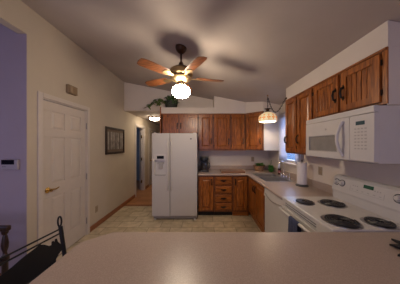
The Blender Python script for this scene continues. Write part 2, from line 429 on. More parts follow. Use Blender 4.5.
b.lathe([(0,-.004),(.034,-.004),(.036,.006),(.028,.014),(.014,.018),(.016,.034),(.022,.045),(.020,.055),(.0,.060)], (XL-.006,hy,hz), 20, 'x')
b.tube([(XL+.035,hy,hz),(XL+.042,hy+.03,hz+.004),(XL+.042,hy+.07,hz-.002),(XL+.040,hy+.115,hz+.012)], [.011,.010,.008,.007], 10)
obj('door_handle', b, 'brass', d1, smooth=True, label='brass lever handle')
for z in (.25, 1.0, 1.85):
    b = MB(); b.tube([(XL+.012,DY1-.012,z-.05),(XL+.012,DY1-.012,z+.05)], .009, 8); obj('hinge', b, 'grey', d1)
# hall doors: one swung open into the bedroom, one closed
b = MB(); b.box(XL-.16, XL-.125, A1+.02, A1+.62, .01, HD-.02)
d2 = struct('door_2', b, 'door', bevel=.003)
for z in (.3, 1.05, 1.8):
    b = MB(); b.box(XL-.092,XL-.055,A1-.022,A1-.0155,z-.05,z+.05); obj('hinge', b, 'brass', d2)
d3 = panel_door(3, B0+.018, B1-.018, HD-.022, XL-.055, XL-.015)
b = MB(); b.lathe([(0,0),(.028,0),(.03,.006),(.012,.012),(.012,.035),(.026,.045),(.03,.06),(.02,.075),(0,.078)], (XL-.015,B0+.08,.95), 16, 'x')
obj('door_handle', b, 'brass', d3, smooth=True)

# baseboards
def baseb(name, boxes):
    b = MB()
    for q in boxes: b.box(*q)
    return struct(name, b, 'base', bevel=.004)
baseb('baseboard_left', [(XL,XL+.014,DY1+.06,A0-.075,0,.095)])
baseb('baseboard_hall', [(XL,XL+.014,A1+.075,B0-.075,0,.095),(XL,XL+.014,B1+.075,YH,0,.095),(XL,HX,YH-.014,YH,0,.095)])
baseb('baseboard_side', [(XF,XL-.1,YC-.014,YC,0,.095)])
struct('trim_5', MB().box(XL, HX, YB-.03, YB+.03, 0, .012), 'base')

# soffits over the wall cabinets
FY = 3.73; FXR = 1.35; CT = 2.255; CB = 1.414
DX = .985; DYY = YB-.61; PX = 1.288
b = MB()
b.box(HX+.03, .255, FY, YB, CT+.004, 2.40)                       # plant ledge over the fridge
struct('soffit_ledge', b, 'soffit')
b = MB()
def poly_soffit(b, pts, z0):
    lo = [(x,y,z0) for x,y in pts]; hi = [(x,y,zc(x)-.002) for x,y in pts]
    A = [b._v(p) for p in lo]; B = [b._v(p) for p in hi]; n = len(pts)
    b.b.faces.new(A[::-1]); b.b.faces.new(B)
    for i in range(n): b.b.faces.new([A[i],A[(i+1)%n],B[(i+1)%n],B[i]])
poly_soffit(b, [(.256,FY),(DX,FY),(PX,DYY),(XR-.001,DYY),(XR-.001,YB-.001),(.256,YB-.001)], CT+.004)
struct('soffit_back', b, 'soffit')
b = MB(); poly_soffit(b, [(FXR,1.175),(XR-.001,1.175),(XR-.001,2.62),(FXR,2.62)], CT+.004)
struct('soffit_right', b, 'soffit')

# ------------------------------------------------------------------ cabinet kit
def frame(origin, u, n):
    u = Vector(u).normalized(); n = Vector(n).normalized()
    m = Matrix(((u.x,n.x,0,origin[0]),(u.y,n.y,0,origin[1]),(0,0,1,0),(0,0,0,1)))
    return m
def pull(parent, F, u, z, n0, vertical=True, L=.125, mat='pull'):
    b = MB(F); h = L/2
    if vertical:
        b.tube([(u,n0,z-h*.8),(u,n0+.022,z-h*.75),(u,n0+.030,z),(u,n0+.022,z+h*.75),(u,n0,z+h*.8)], [.008,.008,.011,.008,.008], 8)
        for s in (-1, 1):
            b.prism([(u-.014,n0,z+s*h*.55),(u+.010,n0,z+s*h*.55),(u+.013,n0,z+s*h*.9),(u,n0,z+s*h*1.25),(u-.013,n0,z+s*h*.9)], (0,.004,0))
    else:
        b.tube([(u-h*.8,n0,z),(u-h*.75,n0+.020,z-.004),(u,n0+.026,z-.010),(u+h*.75,n0+.020,z-.004),(u+h*.8,n0,z)], [.006,.006,.009,.006,.006], 8)
        for s in (-1, 1):
            b.prism([(u+s*h*.55,n0,z-.010),(u+s*h*.9,n0,z-.014),(u+s*h*1.3,n0,z),(u+s*h*.9,n0,z+.014),(u+s*h*.55,n0,z+.010)], (0,.004,0))
        b.prism([(u-h*.7,n0,z-.004),(u-h*.3,n0,z-.018),(u+h*.3,n0,z-.018),(u+h*.7,n0,z-.004),(u+h*.5,n0,z+.012),(u-h*.5,n0,z+.012)], (0,.003,0))
    return obj('handle', b, mat, parent)
def cdoor(root, F, u0, u1, z0, z1, n0=.0, bead=False, gap=.003, hinge='l', hz=None, mat='oak_v', handle=True):
    """framed cabinet door in frame F (u, n, z), back face on n0"""
    b = MB(F); s = min(.055, (u1-u0)*.2); r = .055; t = .020
    b.box(u0,u0+s,n0,n0+t,z0,z1); b.box(u1-s,u1,n0,n0+t,z0,z1)
    b.box(u0+s,u1-s,n0,n0+t,z0,z0+r); b.box(u0+s,u1-s,n0,n0+t,z1-r,z1)
    if bead:
        k = max(3, round((u1-u0-2*s)/.05)); wv = (u1-u0-2*s)/k
        for i in range(k): b.box(u0+s+i*wv+gap,u0+s+(i+1)*wv-gap,n0+.002,n0+.010,z0+r,z1-r)
        b.box(u0+s,u1-s,n0,n0+.003,z0+r,z1-r)
    else:
        b.box(u0+s,u1-s,n0,n0+.003,z0+r,z1-r)
        a, c, d, e = u0+s+.007, u1-s-.007, z0+r+.007, z1-r-.007
        b.hexa([(a,n0+.003,d),(c,n0+.003,d),(c,n0+.003,e),(a,n0+.003,e)], [(a+.025,n0+.018,d+.025),(c-.025,n0+.018,d+.025),(c-.025,n0+.018,e-.025),(a+.025,n0+.018,e-.025)])
    o = obj('door', b, mat, root, bevel=.004)
    if handle:
        hu = u1-.028 if hinge == 'l' else u0+.028
        pull(o, F, hu, hz if hz is not None else z0+.13, n0+t)
    hu = u0-.004 if hinge == 'l' else u1+.004
    for z in (z0+.07, z1-.07):
        h = MB(F); h.tube([(hu,n0+.008,z-.022),(hu,n0+.008,z+.022)], .006, 6); h.box(hu-.012,hu+.012,n0,n0+.004,z-.018,z+.018)
        obj('hinge', h, 'pull', o)
    return o
def drawer(root, F, u0, u1, z0, z1, n0=0, mat='oak_x'):
    b = MB(F); t = .018
    b.box(u0,u1,n0,n0+.010,z0,z1)
    b.hexa([(u0+.006,n0+.010,z0+.006),(u1-.006,n0+.010,z0+.006),(u1-.006,n0+.010,z1-.006),(u0+.006,n0+.010,z1-.006)],
           [(u0+.020,n0+t,z0+.018),(u1-.020,n0+t,z0+.018),(u1-.020,n0+t,z1-.018),(u0+.020,n0+t,z1-.018)])
    o = obj('drawer', b, mat, root, bevel=.003)
    pull(o, F, (u0+u1)/2, (z0+z1)/2, n0+t, vertical=False, L=.10)
    return o

# ---- back wall cabinets
FB = frame((0, FY, 0), (1,0,0), (0,-1,0))
t = thing('wall_cabinet', 'short two-door oak wall cabinet above the white refrigerator', 'cabinet', (-.5, YB, 1.76), 'oak wall cabinets')
obj('body', MB().box(HX+.055,-.115,FY,YB-.002,1.79,CT), 'oak_shaded', t, bevel=.002)
obj('side_panel', MB().box(HX+.005,HX+.028,FY-.01,YB-.002,1.76,2.41), 'oak_v', t, bevel=.002)
obj('top_rail', MB().box(HX+.03,-.115,FY-.012,FY,CT-.02,CT), 'oak_x', t)
cdoor(t, FB, HX+.075, -.565, 1.805, CT-.03, bead=True, gap=.007, hinge='l', hz=1.97)
cdoor(t, FB, -.54, -.13, 1.805, CT-.03, bead=True, gap=.007, hinge='r', hz=1.97)
def cab_back(x0, x1, doors, label):
    t = thing('wall_cabinet', label, 'cabinet', ((x0+x1)/2, YB, CB), 'oak wall cabinets')
    obj('body', MB().box(x0,x1,FY,YB-.002,CB,CT), 'oak_shaded', t, bevel=.002)
    obj('top_rail', MB().box(x0,x1,FY-.012,FY,CT-.02,CT), 'oak_x', t)
    obj('light_rail', MB().box(x0,x1,FY-.006,FY+.01,CB-.012,CB), 'oak_x', t)
    for a, c, h in doors: cdoor(t, FB, a, c, CB+.025, CT-.03, hinge=h, hz=CB+.20)
cab_back(-.113, .235, [(-.085,.215,'l')], 'oak wall cabinet with one door directly above the coffee maker')
cab_back(.237, .635, [(.258,.617,'l')], 'widest single-door oak wall cabinet on the back wall, above the cutting board')
cab_back(.637, DX-.003, [(.665,.952,'l')], 'narrow oak wall cabinet between the widest back cabinet and the angled corner cabinet')
# diagonal corner cabinet
t = thing('corner_wall_cabinet', 'angled oak corner wall cabinet with white end panel beside the sink window', 'cabinet', (XR-.3, YB-.3, CB))
b = MB(); b.prism([(DX,YB-.002,CB),(DX,FY,CB),(PX,DYY,CB),(XR-.002,DYY,CB),(XR-.002,YB-.002,CB)], (0,0,CT-CB)); obj('body', b, 'oak_shaded', t, bevel=.002)
dvec = Vector((PX-DX, DYY-FY, 0)); dl = dvec.length; dn = Vector((dvec.y, -dvec.x, 0)).normalized()
FD = frame((DX, FY, 0), dvec, dn)
cdoor(t, FD, .03, dl-.03, CB+.025, CT-.03, hinge='l', hz=CB+.20)
obj('side_panel', MB().box(PX+.012,XR-.004,DYY-.012,DYY-.0005,CB-.004,CT), 'app', t, bevel=.002, label='white end panel')
b = MB(FD); b.box(0,dl,0,.012,CT-.02,CT); obj('top_rail', b, 'oak_x', t)

# ---- right wall cabinets
FR = frame((FXR, 0, 0), (0,-1,0), (-1,0,0))     # u = -y
t = thing('wall_cabinet', 'tall two-door oak wall cabinet between window and microwave', 'cabinet', (XR, 2.28, CB), 'oak wall cabinets')
obj('body', MB().box(FXR,XR-.002,1.952,2.62,CB-.01,CT), 'oak_shaded', t, bevel=.002)
obj('top_rail', MB().box(FXR-.012,FXR,1.952,2.62,CT-.02,CT), 'oak_y', t)
cdoor(t, FR, -2.60, -2.31, CB+.015, CT-.03, hinge='r', hz=CB+.20)
cdoor(t, FR, -2.28, -1.975, CB+.015, CT-.03, hinge='r', hz=CB+.20)
t = thing('wall_cabinet', 'short two-door beadboard oak wall cabinet above the microwave', 'cabinet', (XR, 1.56, 1.84), 'oak wall cabinets')
obj('body', MB().box(FXR,XR-.002,1.19,1.948,1.84,CT), 'oak_shaded', t, bevel=.002)
obj('side_panel', MB().box(FXR+.006,XR-.002,1.1752,1.189,1.83,CT+.004), 'soffit', t, bevel=.002, label='white end panel')
obj('face_stile', MB().box(FXR-.004,FXR+.006,1.176,1.212,1.84,CT), 'oak_v', t)
obj('top_rail', MB().box(FXR-.012,FXR-.004,1.177,1.948,CT-.02,CT), 'oak_y', t)
cdoor(t, FR, -1.935, -1.59, 1.86, CT-.03, bead=True, hinge='l', hz=2.03)
cdoor(t, FR, -1.555, -1.215, 1.86, CT-.03, bead=True, hinge='r', hz=2.03)

# ---- base cabinets
BY = 3.45; BX = .985; CZ = .876
FBB = frame((0, BY, 0), (1,0,0), (0,-1,0)); FRB = frame((BX, 0, 0), (0,-1,0), (-1,0,0))
t = thing('base_cabinet', 'oak base cabinet with one door below the coffee maker', 'cabinet', (.08, YB-.1, 0), 'oak base cabinets under the back worktop')
obj('body', MB().box(-.105,.24,BY,YB-.002,.10,CZ), 'oak_shaded', t, bevel=.002)
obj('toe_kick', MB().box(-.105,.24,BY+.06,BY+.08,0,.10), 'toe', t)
cdoor(t, FBB, -.075, .215, .135, .85, hinge='l', hz=.74)
t = thing('base_cabinet', 'oak base cabinet with a stack of four drawers', 'cabinet', (.44, YB-.1, 0), 'oak base cabinets under the back worktop')
obj('body', MB().box(.242,.635,BY,YB-.002,.10,CZ), 'oak_shaded', t, bevel=.002)
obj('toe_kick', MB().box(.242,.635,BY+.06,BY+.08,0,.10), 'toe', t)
for z0, z1 in ((.135,.285),(.315,.465),(.50,.645),(.68,.85)): drawer(t, FBB, .265, .613, z0, z1)
t = thing('base_cabinet', 'oak base cabinet with one door in the back corner, beside the drawers', 'cabinet', (.8, YB-.1, 0), 'oak base cabinets under the back worktop')
obj('body', MB().box(.637,BX-.002,BY,YB-.002,.10,CZ), 'oak_shaded', t, bevel=.002)
obj('toe_kick', MB().box(.637,BX,BY+.03,BY+.05,0,.10), 'oak_x', t, label='oak toe board')
cdoor(t, FBB, .66, .94, .135, .85, hinge='r', hz=.74)
t = thing('sink_base_cabinet', 'oak base cabinet with two doors under the sink', 'cabinet', (XR-.3, 3.0, 0))
b = MB(); b.box(BX,XR-.002,2.53,2.64,.10,CZ); b.box(BX,XR-.002,3.54,YB-.002,.10,CZ); b.box(BX,BX+.02,2.64,3.54,.10,CZ); b.box(BX,XR-.002,2.64,3.54,.10,.12)
obj('body', b, 'oak_shaded', t, bevel=.002)
obj('toe_kick', MB().box(BX+.05,BX+.07,2.53,YB-.002,0,.10), 'oak_y', t)
cdoor(t, FRB, -3.40, -3.01, .135, .85, hinge='l', hz=.70)
cdoor(t, FRB, -2.98, -2.56, .135, .85, hinge='r', hz=.70)

# ---- kitchen worktop (L) with sink cut-out
ZT = .914; t0 = ZT-.038; EX = .955; EY = 3.42; YR = 1.925
SX0, SX1, SY0, SY1 = 1.045, 1.565, 2.70, 3.49
b = MB()
b.box(-.108, EX, EY, YB-.002, t0, ZT)
b.box(EX, SX0+.012, YR, YB-.002, t0, ZT); b.box(SX1-.012, XR-.002, YR, YB-.002, t0, ZT)
b.box(SX0+.012, SX1-.012, YR, SY0+.012, t0, ZT); b.box(SX0+.012, SX1-.012, SY1-.012, YB-.002, t0, ZT)
wt = obj('kitchen_worktop', b, 'lam')
tag(wt, 'L-shaped beige laminate kitchen worktop holding the sink', 'worktop')
b = MB(); b.box(-.108, XR-.022, YB-.022, YB-.002, ZT, ZT+.10); b.box(XR-.022, XR-.002, YR, YB-.002, ZT, ZT+.10)
obj('backsplash', b, 'lam', wt, bevel=.004)
b = MB(); b.tube([(-.108,EY,ZT-.019),(EX,EY,ZT-.019)], .019, 12); b.tube([(EX,EY,ZT-.019),(EX,YR,ZT-.019)], .019, 12)
obj('front_edge', b, 'lam', wt, smooth=True)

# ---- peninsula
t = thing('peninsula_counter', 'wide beige laminate peninsula in the foreground with a clipped corner', 'worktop', (.4, .7, 0))
poly = [(-.79,.38),(1.645,.38),(1.645,1.158),(-.645,1.158),(-.79,1.035)]
b = MB(); b.prism([(x,y,ZT-.038) for x,y in poly], (0,0,.038)); obj('top', b, 'lam', t, bevel=.010)
obj('body', MB().box(-.48,1.645,.62,1.12,.10,ZT-.039), 'oak_shaded', t, bevel=.003)
obj('toe_kick', MB().box(-.42,1.645,.68,1.06,0,.10), 'toe', t)

# ------------------------------------------------------------------ sink, faucet
t = thing('sink', 'stainless steel double-bowl sink set in the worktop', 'sink', (1.3, 3.1, ZT))
b = MB(); r = .022; zt = ZT+.004
yd0, yd1 = 3.10, 3.15; bx0, bx1 = SX0+r, SX1-.075
b.box(SX0,SX0+r,SY0,SY1,ZT,zt); b.box(bx1,SX1,SY0,SY1,ZT,zt); b.box(bx0,bx1,SY0,SY0+r,ZT,zt); b.box(bx0,bx1,SY1-r,SY1,ZT,zt); b.box(bx0,bx1,yd0,yd1,ZT-.002,zt)
obj('rim', b, 'steel', t, bevel=.0015)
for a, c, dz in ((SY0+r, yd0, .17), (yd1, SY1-r, .17)):
    b = MB(); e = .003
    for q in ((bx0-e,bx0,a-e,c+e),(bx1,bx1+e,a-e,c+e),(bx0,bx1,a-e,a),(bx0,bx1,c,c+e)): b.box(q[0],q[1],q[2],q[3],ZT-dz,ZT-.0005)
    b.box(bx0,bx1,a,c,ZT-dz-.003,ZT-dz)
    bo = obj('bowl', b, 'steel', t, bevel=.001)
    b = MB(); b.lathe([(0,0),(.04,0),(.042,.003),(.030,.002),(0,.002)], ((bx0+bx1)/2,(a+c)/2,ZT-dz), 18); obj('drain', b, 'grey', bo, smooth=True)
t = thing('faucet', 'chrome gooseneck faucet standing behind the sink bowls', 'faucet', (1.53, 3.05, zt))
b = MB(); b.box(1.507,1.555,2.93,3.17,zt,zt+.012); obj('deck_plate', b, 'chrome', t, bevel=.005)
b = MB(); fx, fy = 1.532, 3.05
pts = [(fx,fy,zt+.012),(fx,fy,zt+.10),(fx,fy,zt+.22)]
for k in range(1, 10):
    a = PI*k/9; pts.append((fx-.045+.045*math.cos(a), fy, zt+.22+.085*math.sin(a)))
pts.append((fx-.092,fy,zt+.17))
b.tube(pts, .014, 12); b.lathe([(.025,0),(.022,.03),(.014,.05),(0,.05)], (fx,fy,zt+.012), 16); obj('spout', b, 'chrome', t, smooth=True)
for s in (-1, 1):
    b = MB(); y = fy+s*.09; b.lathe([(.018,0),(.018,.025),(.012,.045),(0,.047)], (fx,y,zt+.012), 14); b.tube([(fx,y,zt+.05),(fx-.01,y+s*.03,zt+.065),(fx-.02,y+s*.06,zt+.072)], [.008,.007,.006], 8)
    obj('tap_handle', b, 'chrome', t, smooth=True)
b = MB(); b.lathe([(.016,0),(.016,.02),(.011,.03),(.011,.075),(.015,.085),(.012,.105),(0,.108)], (1.532,2.85,zt), 14)
tag(obj('spray_nozzle', b, 'chrome', origin=(1.532,2.85,zt), smooth=True), 'short chrome side sprayer to the near side of the faucet', 'sprayer')

# ------------------------------------------------------------------ refrigerator
RX0, RX1, RY, RZ = -1.032+.0, -.12, 3.26, 1.768
t = thing('refrigerator', 'white side-by-side refrigerator with ice and water dispenser in its narrow left door', 'refrigerator', ((RX0+RX1)/2, 3.6, 0))
RX0b = RX0+.06  # body clears the hall wall panel
obj('body', MB().box(RX0+.006,RX1-.002,RY+.075,YB-.06,.02,RZ-.015), 'app2', t, bevel=.008)
xs = -.672
# left door with dispenser cut-out
gx0, gx1, gz0, gz1 = -.992, -.742, .90, 1.345
b = MB(); y0, y1 = RY, RY+.068
b.box(RX0,gx0,y0,y1,.09,RZ); b.box(gx1,xs-.004,y0,y1,.09,RZ); b.box(gx0,gx1,y0,y1,.09,gz0); b.box(gx0,gx1,y0,y1,gz1,RZ)
dl_ = obj('door', b, 'app2', t)
b = MB(); b.box(xs+.004,RX1,y0,y1,.09,RZ); dr_ = obj('door', b, 'app2', t, bevel=.008)
b = MB(); e = .012
b.box(gx0,gx0+e,y0-.006,y0+.06,gz0,gz1); b.box(gx1-e,gx1,y0-.006,y0+.06,gz0,gz1); b.box(gx0+e,gx1-e,y0-.006,y0+.06,gz0,gz0+e); b.box(gx0+e,gx1-e,y0-.006,y0+.06,gz1-.12,gz1)
b.box(gx0+e,gx1-e,y0+.05,y0+.06,gz0+e,gz1-.12)
dp = obj('dispenser', b, 'app', dl_)
b = MB(); b.box(gx0+.06,gx1-.05,y0-.009,y0-.0062,gz1-.095,gz1-.035); obj('display_panel', b, 'dispdark', t, label='dark dispenser display')
b = MB(); b.box(gx0+.06,gx1-.06,y0+.01,y0+.048,gz0+.24,gz0+.28); b.box(gx0+.085,gx1-.085,y0+.025,y0+.04,gz0+.14,gz0+.24); obj('dispenser_paddle', b, 'ltgrey', t, bevel=.004)
b = MB(); b.box(gx0+.02,gx1-.02,y0-.004,y0+.048,gz0+.013,gz0+.020); obj('drip_tray', b, 'grey', t)
for X, D in ((xs-.035, dl_), (xs+.035, dr_)):
    b = MB(); b.tube([(X,y0-.002,.62),(X,y0-.040,.66),(X,y0-.046,.80),(X,y0-.046,1.50),(X,y0-.040,1.62),(X,y0-.002,1.66)], [.012,.013,.013,.013,.013,.012], 10)
    obj('handle', b, 'app', D, smooth=True)
b = MB(); b.box(RX0+.02,RX1-.02,RY+.03,RY+.06,.03,.085)
for k in range(14): b.box(RX0+.05+k*.06,RX0+.09+k*.06,RY+.025,RY+.031,.045,.070)
obj('grille', b, 'grille', t)
for X in (RX0+.05, RX1-.05):
    for Y in (RY+.05, YB-.15):
        b = MB(); b.lathe([(.022,0),(.022,.012),(.010,.016),(.010,.035),(0,.035)], (X,Y,0), 12); obj('foot', b, 'app', t, smooth=True)
b = MB(); b.lathe([(0,0),(.017,0),(.017,.003),(0,.003)], (-.245,y0-.003,1.655), 16, 'y'); obj('badge', b, 'dgrey', t)
for X in (RX0+.05, RX1-.05):
    obj('hinge_cover', MB().box(X-.03,X+.03,RY+.02,RY+.10,RZ-.012,RZ+.012), 'app', t, bevel=.004)

# ------------------------------------------------------------------ dishwasher
t = thing('dishwasher', 'white built-in dishwasher next to the range under the worktop', 'dishwasher', (1.3, 2.22, 0))
dx = .965
obj('body', MB().box(dx+.03,XR-.05,1.935,2.52,.02,CZ-.006), 'app', t)
obj('door', MB().box(dx,dx+.028,1.935,2.52,.12,.735), 'app', t, bevel=.005)
b = MB(); b.hexa([(dx-.012,1.935,.745),(dx-.012,2.52,.745),(dx+.028,2.52,.745),(dx+.028,1.935,.745)], [(dx-.002,1.935,.865),(dx-.002,2.52,.865),(dx+.028,2.52,.865),(dx+.028,1.935,.865)])
obj('control_panel', b, 'app', t, bevel=.004)
b = MB(); pts = [(dx-.010-.016*math.sin(PI*k/10), 1.97+.50*k/10, .762+.028*(1-math.sin(PI*k/10))) for k in range(11)]
b.tube(pts, .005, 8); obj('handle', b, 'grey', t, smooth=True, label='grey curved pull slot')
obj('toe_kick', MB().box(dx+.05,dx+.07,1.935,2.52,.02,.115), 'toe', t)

# ------------------------------------------------------------------ range
GY0, GY1 = 1.163, 1.922; gx = .937
t = thing('range', 'white electric coil range between the peninsula and dishwasher', 'range', (1.3, 1.54, 0))
obj('body', MB().box(gx+.03,XR-.01,GY0,GY1,.03,.895), 'app', t, bevel=.004)
ct = obj('cooktop', MB().box(gx,1.545,GY0,GY1,.895,.922), 'app', t, bevel=.008)
od = obj('oven_door', MB().box(gx-.005,gx+.029,GY0+.008,GY1-.008,.20,.82), 'app', t, bevel=.006)
obj('front_rail', MB().box(gx+.008,gx+.03,GY0+.004,GY1-.004,.825,.893), 'app', t, bevel=.003)
b = MB()
for z in (.850, .872): b.box(gx+.005,gx+.009,GY0+.18,GY1-.08,z-.003,z+.003)
obj('vent_slot', b, 'dgrey', t)
obj('window', MB().box(gx-.008,gx-.0048,GY0+.16,GY1-.16,.36,.62), 'ovenglass', od)
b = MB(); hz = .805; b.tube([(gx-.005,GY0+.05,hz-.01),(gx-.050,GY0+.06,hz),(gx-.055,GY0+.12,hz),(gx-.055,GY1-.12,hz),(gx-.050,GY1-.06,hz),(gx-.005,GY1-.05,hz-.01)], .014, 10)
obj('handle', b, 'app', od, smooth=True)
obj('drawer', MB().box(gx,gx+.029,GY0+.008,GY1-.008,.05,.19), 'app', t, bevel=.006)
for X in (gx+.08, XR-.08):
    for Y in (GY0+.05, GY1-.05):
        b = MB(); b.lathe([(.018,0),(.018,.03),(0,.03)], (X,Y,0), 10); obj('foot', b, 'black', t)
for X, Y, R in ((1.082,1.725,.088),(1.345,1.68,.112),(1.108,1.295,.119),(1.385,1.268,.095)):
    b = MB(); b.lathe([(R,.004),(R+.012,.003),(R+.013,.0),(R-.010,.0008),(R*.4,.0008),(0,.0008)], (X,Y,.922), 32)
    pn = obj('drip_pan', b, 'pan', t, smooth=True)
    b = MB(); pts = []
    turns = 5
    for k in range(turns*24+1):
        a = 2*PI*k/24; rr = .022+(R-.030)*k/(turns*24); pts.append((X+rr*math.cos(a), Y+rr*math.sin(a), .932))
    b.tube(pts, .0065, 6)
    obj('burner_coil', b, 'coil', pn, smooth=True)
# backguard
b = MB()
b.box(1.545,XR-.01,GY0,GY1,.895,1.02)
b.prism([(1.535,GY0,1.02),(1.565,GY0,1.165),(1.59,GY0,1.185),(XR-.01,GY0,1.185),(XR-.01,GY0,1.0),(1.54,GY0,1.0)], (0,GY1-GY0,0))
bg = obj('backguard', b, 'app', t, bevel=.006)
tl = Vector((.03,0,.145)).normalized(); nr = Vector((-.145,0,.03)).normalized()
def BGp(y, s, n=0): p = Vector((1.535,y,1.02))+tl*s+nr*n; return (p.x,p.y,p.z)
def bgbox(bb, y0, y1, s0, s1, n0, n1):
    bb.hexa([BGp(y0,s0,n0),BGp(y1,s0,n0),BGp(y1,s1,n0),BGp(y0,s1,n0)], [BGp(y0,s0,n1),BGp(y1,s0,n1),BGp(y1,s1,n1),BGp(y0,s1,n1)])
b = MB(); bgbox(b,1.47,1.56,0.101,0.134,.0005,.003); obj('clock_display', b, 'display', bg, label='lit green clock display')
b = MB()
K = .035
for i in range(6):
    bgbox(b,1.365+K+i*.052-.003,1.365+K+i*.052+.014,0.058,0.064,.0005,.002)
for i in range(3): bgbox(b,1.37+K+i*.022,1.38+K+i*.022,0.094,0.104,.0005,.002); bgbox(b,1.58+K+i*.022,1.59+K+i*.022,0.094,0.104,.0005,.002)
bgbox(b,1.34+K,1.66+K,0.042,0.044,.0005,.0015); bgbox(b,1.34+K,1.342+K,0.042,0.091,.0005,.0015); bgbox(b,1.658+K,1.66+K,0.042,0.091,.0005,.0015)
obj('keypad_print', b, 'ltgrey', bg)
for Y in (1.865, 1.795, 1.275, 1.20):
    b = MB(); n = 20
    c = Vector(BGp(Y, .092)); prof = [(.027,0),(.027,.006),(.020,.010),(.018,.026),(0,.027)]
    rings = []
    for rr, h in prof:
        rings.append([b._v(c + nr*h + (tl*math.cos(2*PI*k/n)+Vector((0,1,0))*math.sin(2*PI*k/n))*max(rr,.0005)) for k in range(n)])
    for A, B in zip(rings, rings[1:]):
        for k in range(n): b.b.faces.new([A[k],A[(k+1)%n],B[(k+1)%n],B[k]])
    kn = obj('knob', b, 'app', bg, smooth=True)
    b = MB(); b.tube([tuple(c + nr*.0025 + (tl*math.cos(2*PI*k/24)+Vector((0,1,0))*math.sin(2*PI*k/24))*.033) for k in range(24)], .0045, 6, closed=True)
    obj('dial_ring', b, 'dgrey', kn)

# towel over oven handle
b = MB(); n = 14; m_ = 16
prev = None
ty0, ty1 = 1.475, 1.625
path = []
for k in range(8): path.append((gx-.028, .70+.01*k+.0))
path = [(gx-.035,.65),(gx-.036,.72),(gx-.037,.79)]
for k in range(7):
    a = PI*k/6; path.append((gx-.055+.018*math.cos(a), hz+.018*math.sin(a)))
path += [(gx-.074,.74),(gx-.076,.68),(gx-.078,.62),(gx-.080,.56),(gx-.082,.50)]
rows = []
for i, (X, Z) in enumerate(path):
    row = []
    for k in range(n+1):
        f = k/n; wv = .006*math.sin(f*PI*5)*min(1, abs(Z-hz)/.12)
        sp = 1+.12*min(1,(hz-Z)/.25) if Z < hz else 1
        y = (ty0+ty1)/2+(f-.5)*(ty1-ty0)*sp
        row.append(b._v((X+(wv if i > 5 else 0)-.001, y, Z)))
    rows.append(row)
for A, B in zip(rows, rows[1:]):
    for k in range(n): b.b.faces.new([A[k],A[k+1],B[k+1],B[k]])
tag(obj('dish_towel', b, 'towel', origin=(gx-.055,1.55,hz), solid=.004, smooth=True), 'navy blue dish towel draped over the oven door handle', 'towel')

# ------------------------------------------------------------------ microwave
mx0 = 1.22; MY0, MY1, MZ0, MZ1 = 1.147, 1.907, 1.400, 1.822
t = thing('microwave_oven', 'white over-the-range microwave mounted under the short oak cabinet', 'microwave', (1.45, 1.53, MZ0))
obj('body', MB().box(mx0+.035,XR-.002,MY0+.004,MY1-.004,MZ0,MZ1), 'app', t, bevel=.006)
yd = 1.345
md = MB(); wy0, wy1, wz0, wz1 = 1.475, 1.845, 1.478, 1.625
md.box(mx0,mx0+.034,yd,wy0,MZ0+.012,MZ1-.052); md.box(mx0,mx0+.034,wy1,MY1,MZ0+.012,MZ1-.052); md.box(mx0,mx0+.034,wy0,wy1,MZ0+.012,wz0); md.box(mx0,mx0+.034,wy0,wy1,wz1,MZ1-.052)
dr = obj('door', md, 'app', t)
obj('window', MB().box(mx0+.008,mx0+.014,wy0,wy1,wz0,wz1), 'ovenglass', dr)
b = MB(); e=.008
b.box(mx0-.002,mx0+.004,wy0-e,wy0,wz0-e,wz1+e); b.box(mx0-.002,mx0+.004,wy1,wy1+e,wz0-e,wz1+e); b.box(mx0-.002,mx0+.004,wy0,wy1,wz0-e,wz0); b.box(mx0-.002,mx0+.004,wy0,wy1,wz1,wz1+e)
obj('window_frame', b, 'ltgrey', dr)
b = MB(); pts = []
for k in range(13):
    a = k/12; pts.append((mx0-.004-.040*math.sin(PI*a), 1.405+.012*math.sin(PI*a), 1.44+.30*a))
b.tube(pts, [.016]+[.013]*11+[.016], 10); obj('handle', b, 'app', dr, smooth=True)
obj('top_grille', MB().box(mx0,mx0+.034,MY0,MY1,MZ1-.049,MZ1), 'app', t, bevel=.004)
cp = obj('control_panel', MB().box(mx0,mx0+.034,MY0,yd-.003,MZ0+.012,MZ1-.052), 'app', t, bevel=.003)
obj('display', MB().box(mx0-.002,mx0+.001,1.215,1.285,1.692,1.722), 'dispblue', cp, label='small teal lit display')
b = MB()
for r in range(7):
    for c in range(4):
        y = 1.20+c*.027; z = 1.668-r*.026
        b.box(mx0-.0015,mx0+.001,y,y+.016,z-.010,z)
obj('keypad', b, 'ltgrey', cp)
b = MB(); b.lathe([(0,-.002),(.011,-.002),(.011,.001),(0,.001)], (mx0,1.60,1.69), 14, 'x'); obj('badge', b, 'ltgrey', dr)
obj('bottom_vent', MB().box(mx0+.06,XR-.05,MY0+.08,MY1-.08,MZ0-.006,MZ0+.001), 'grey', t)

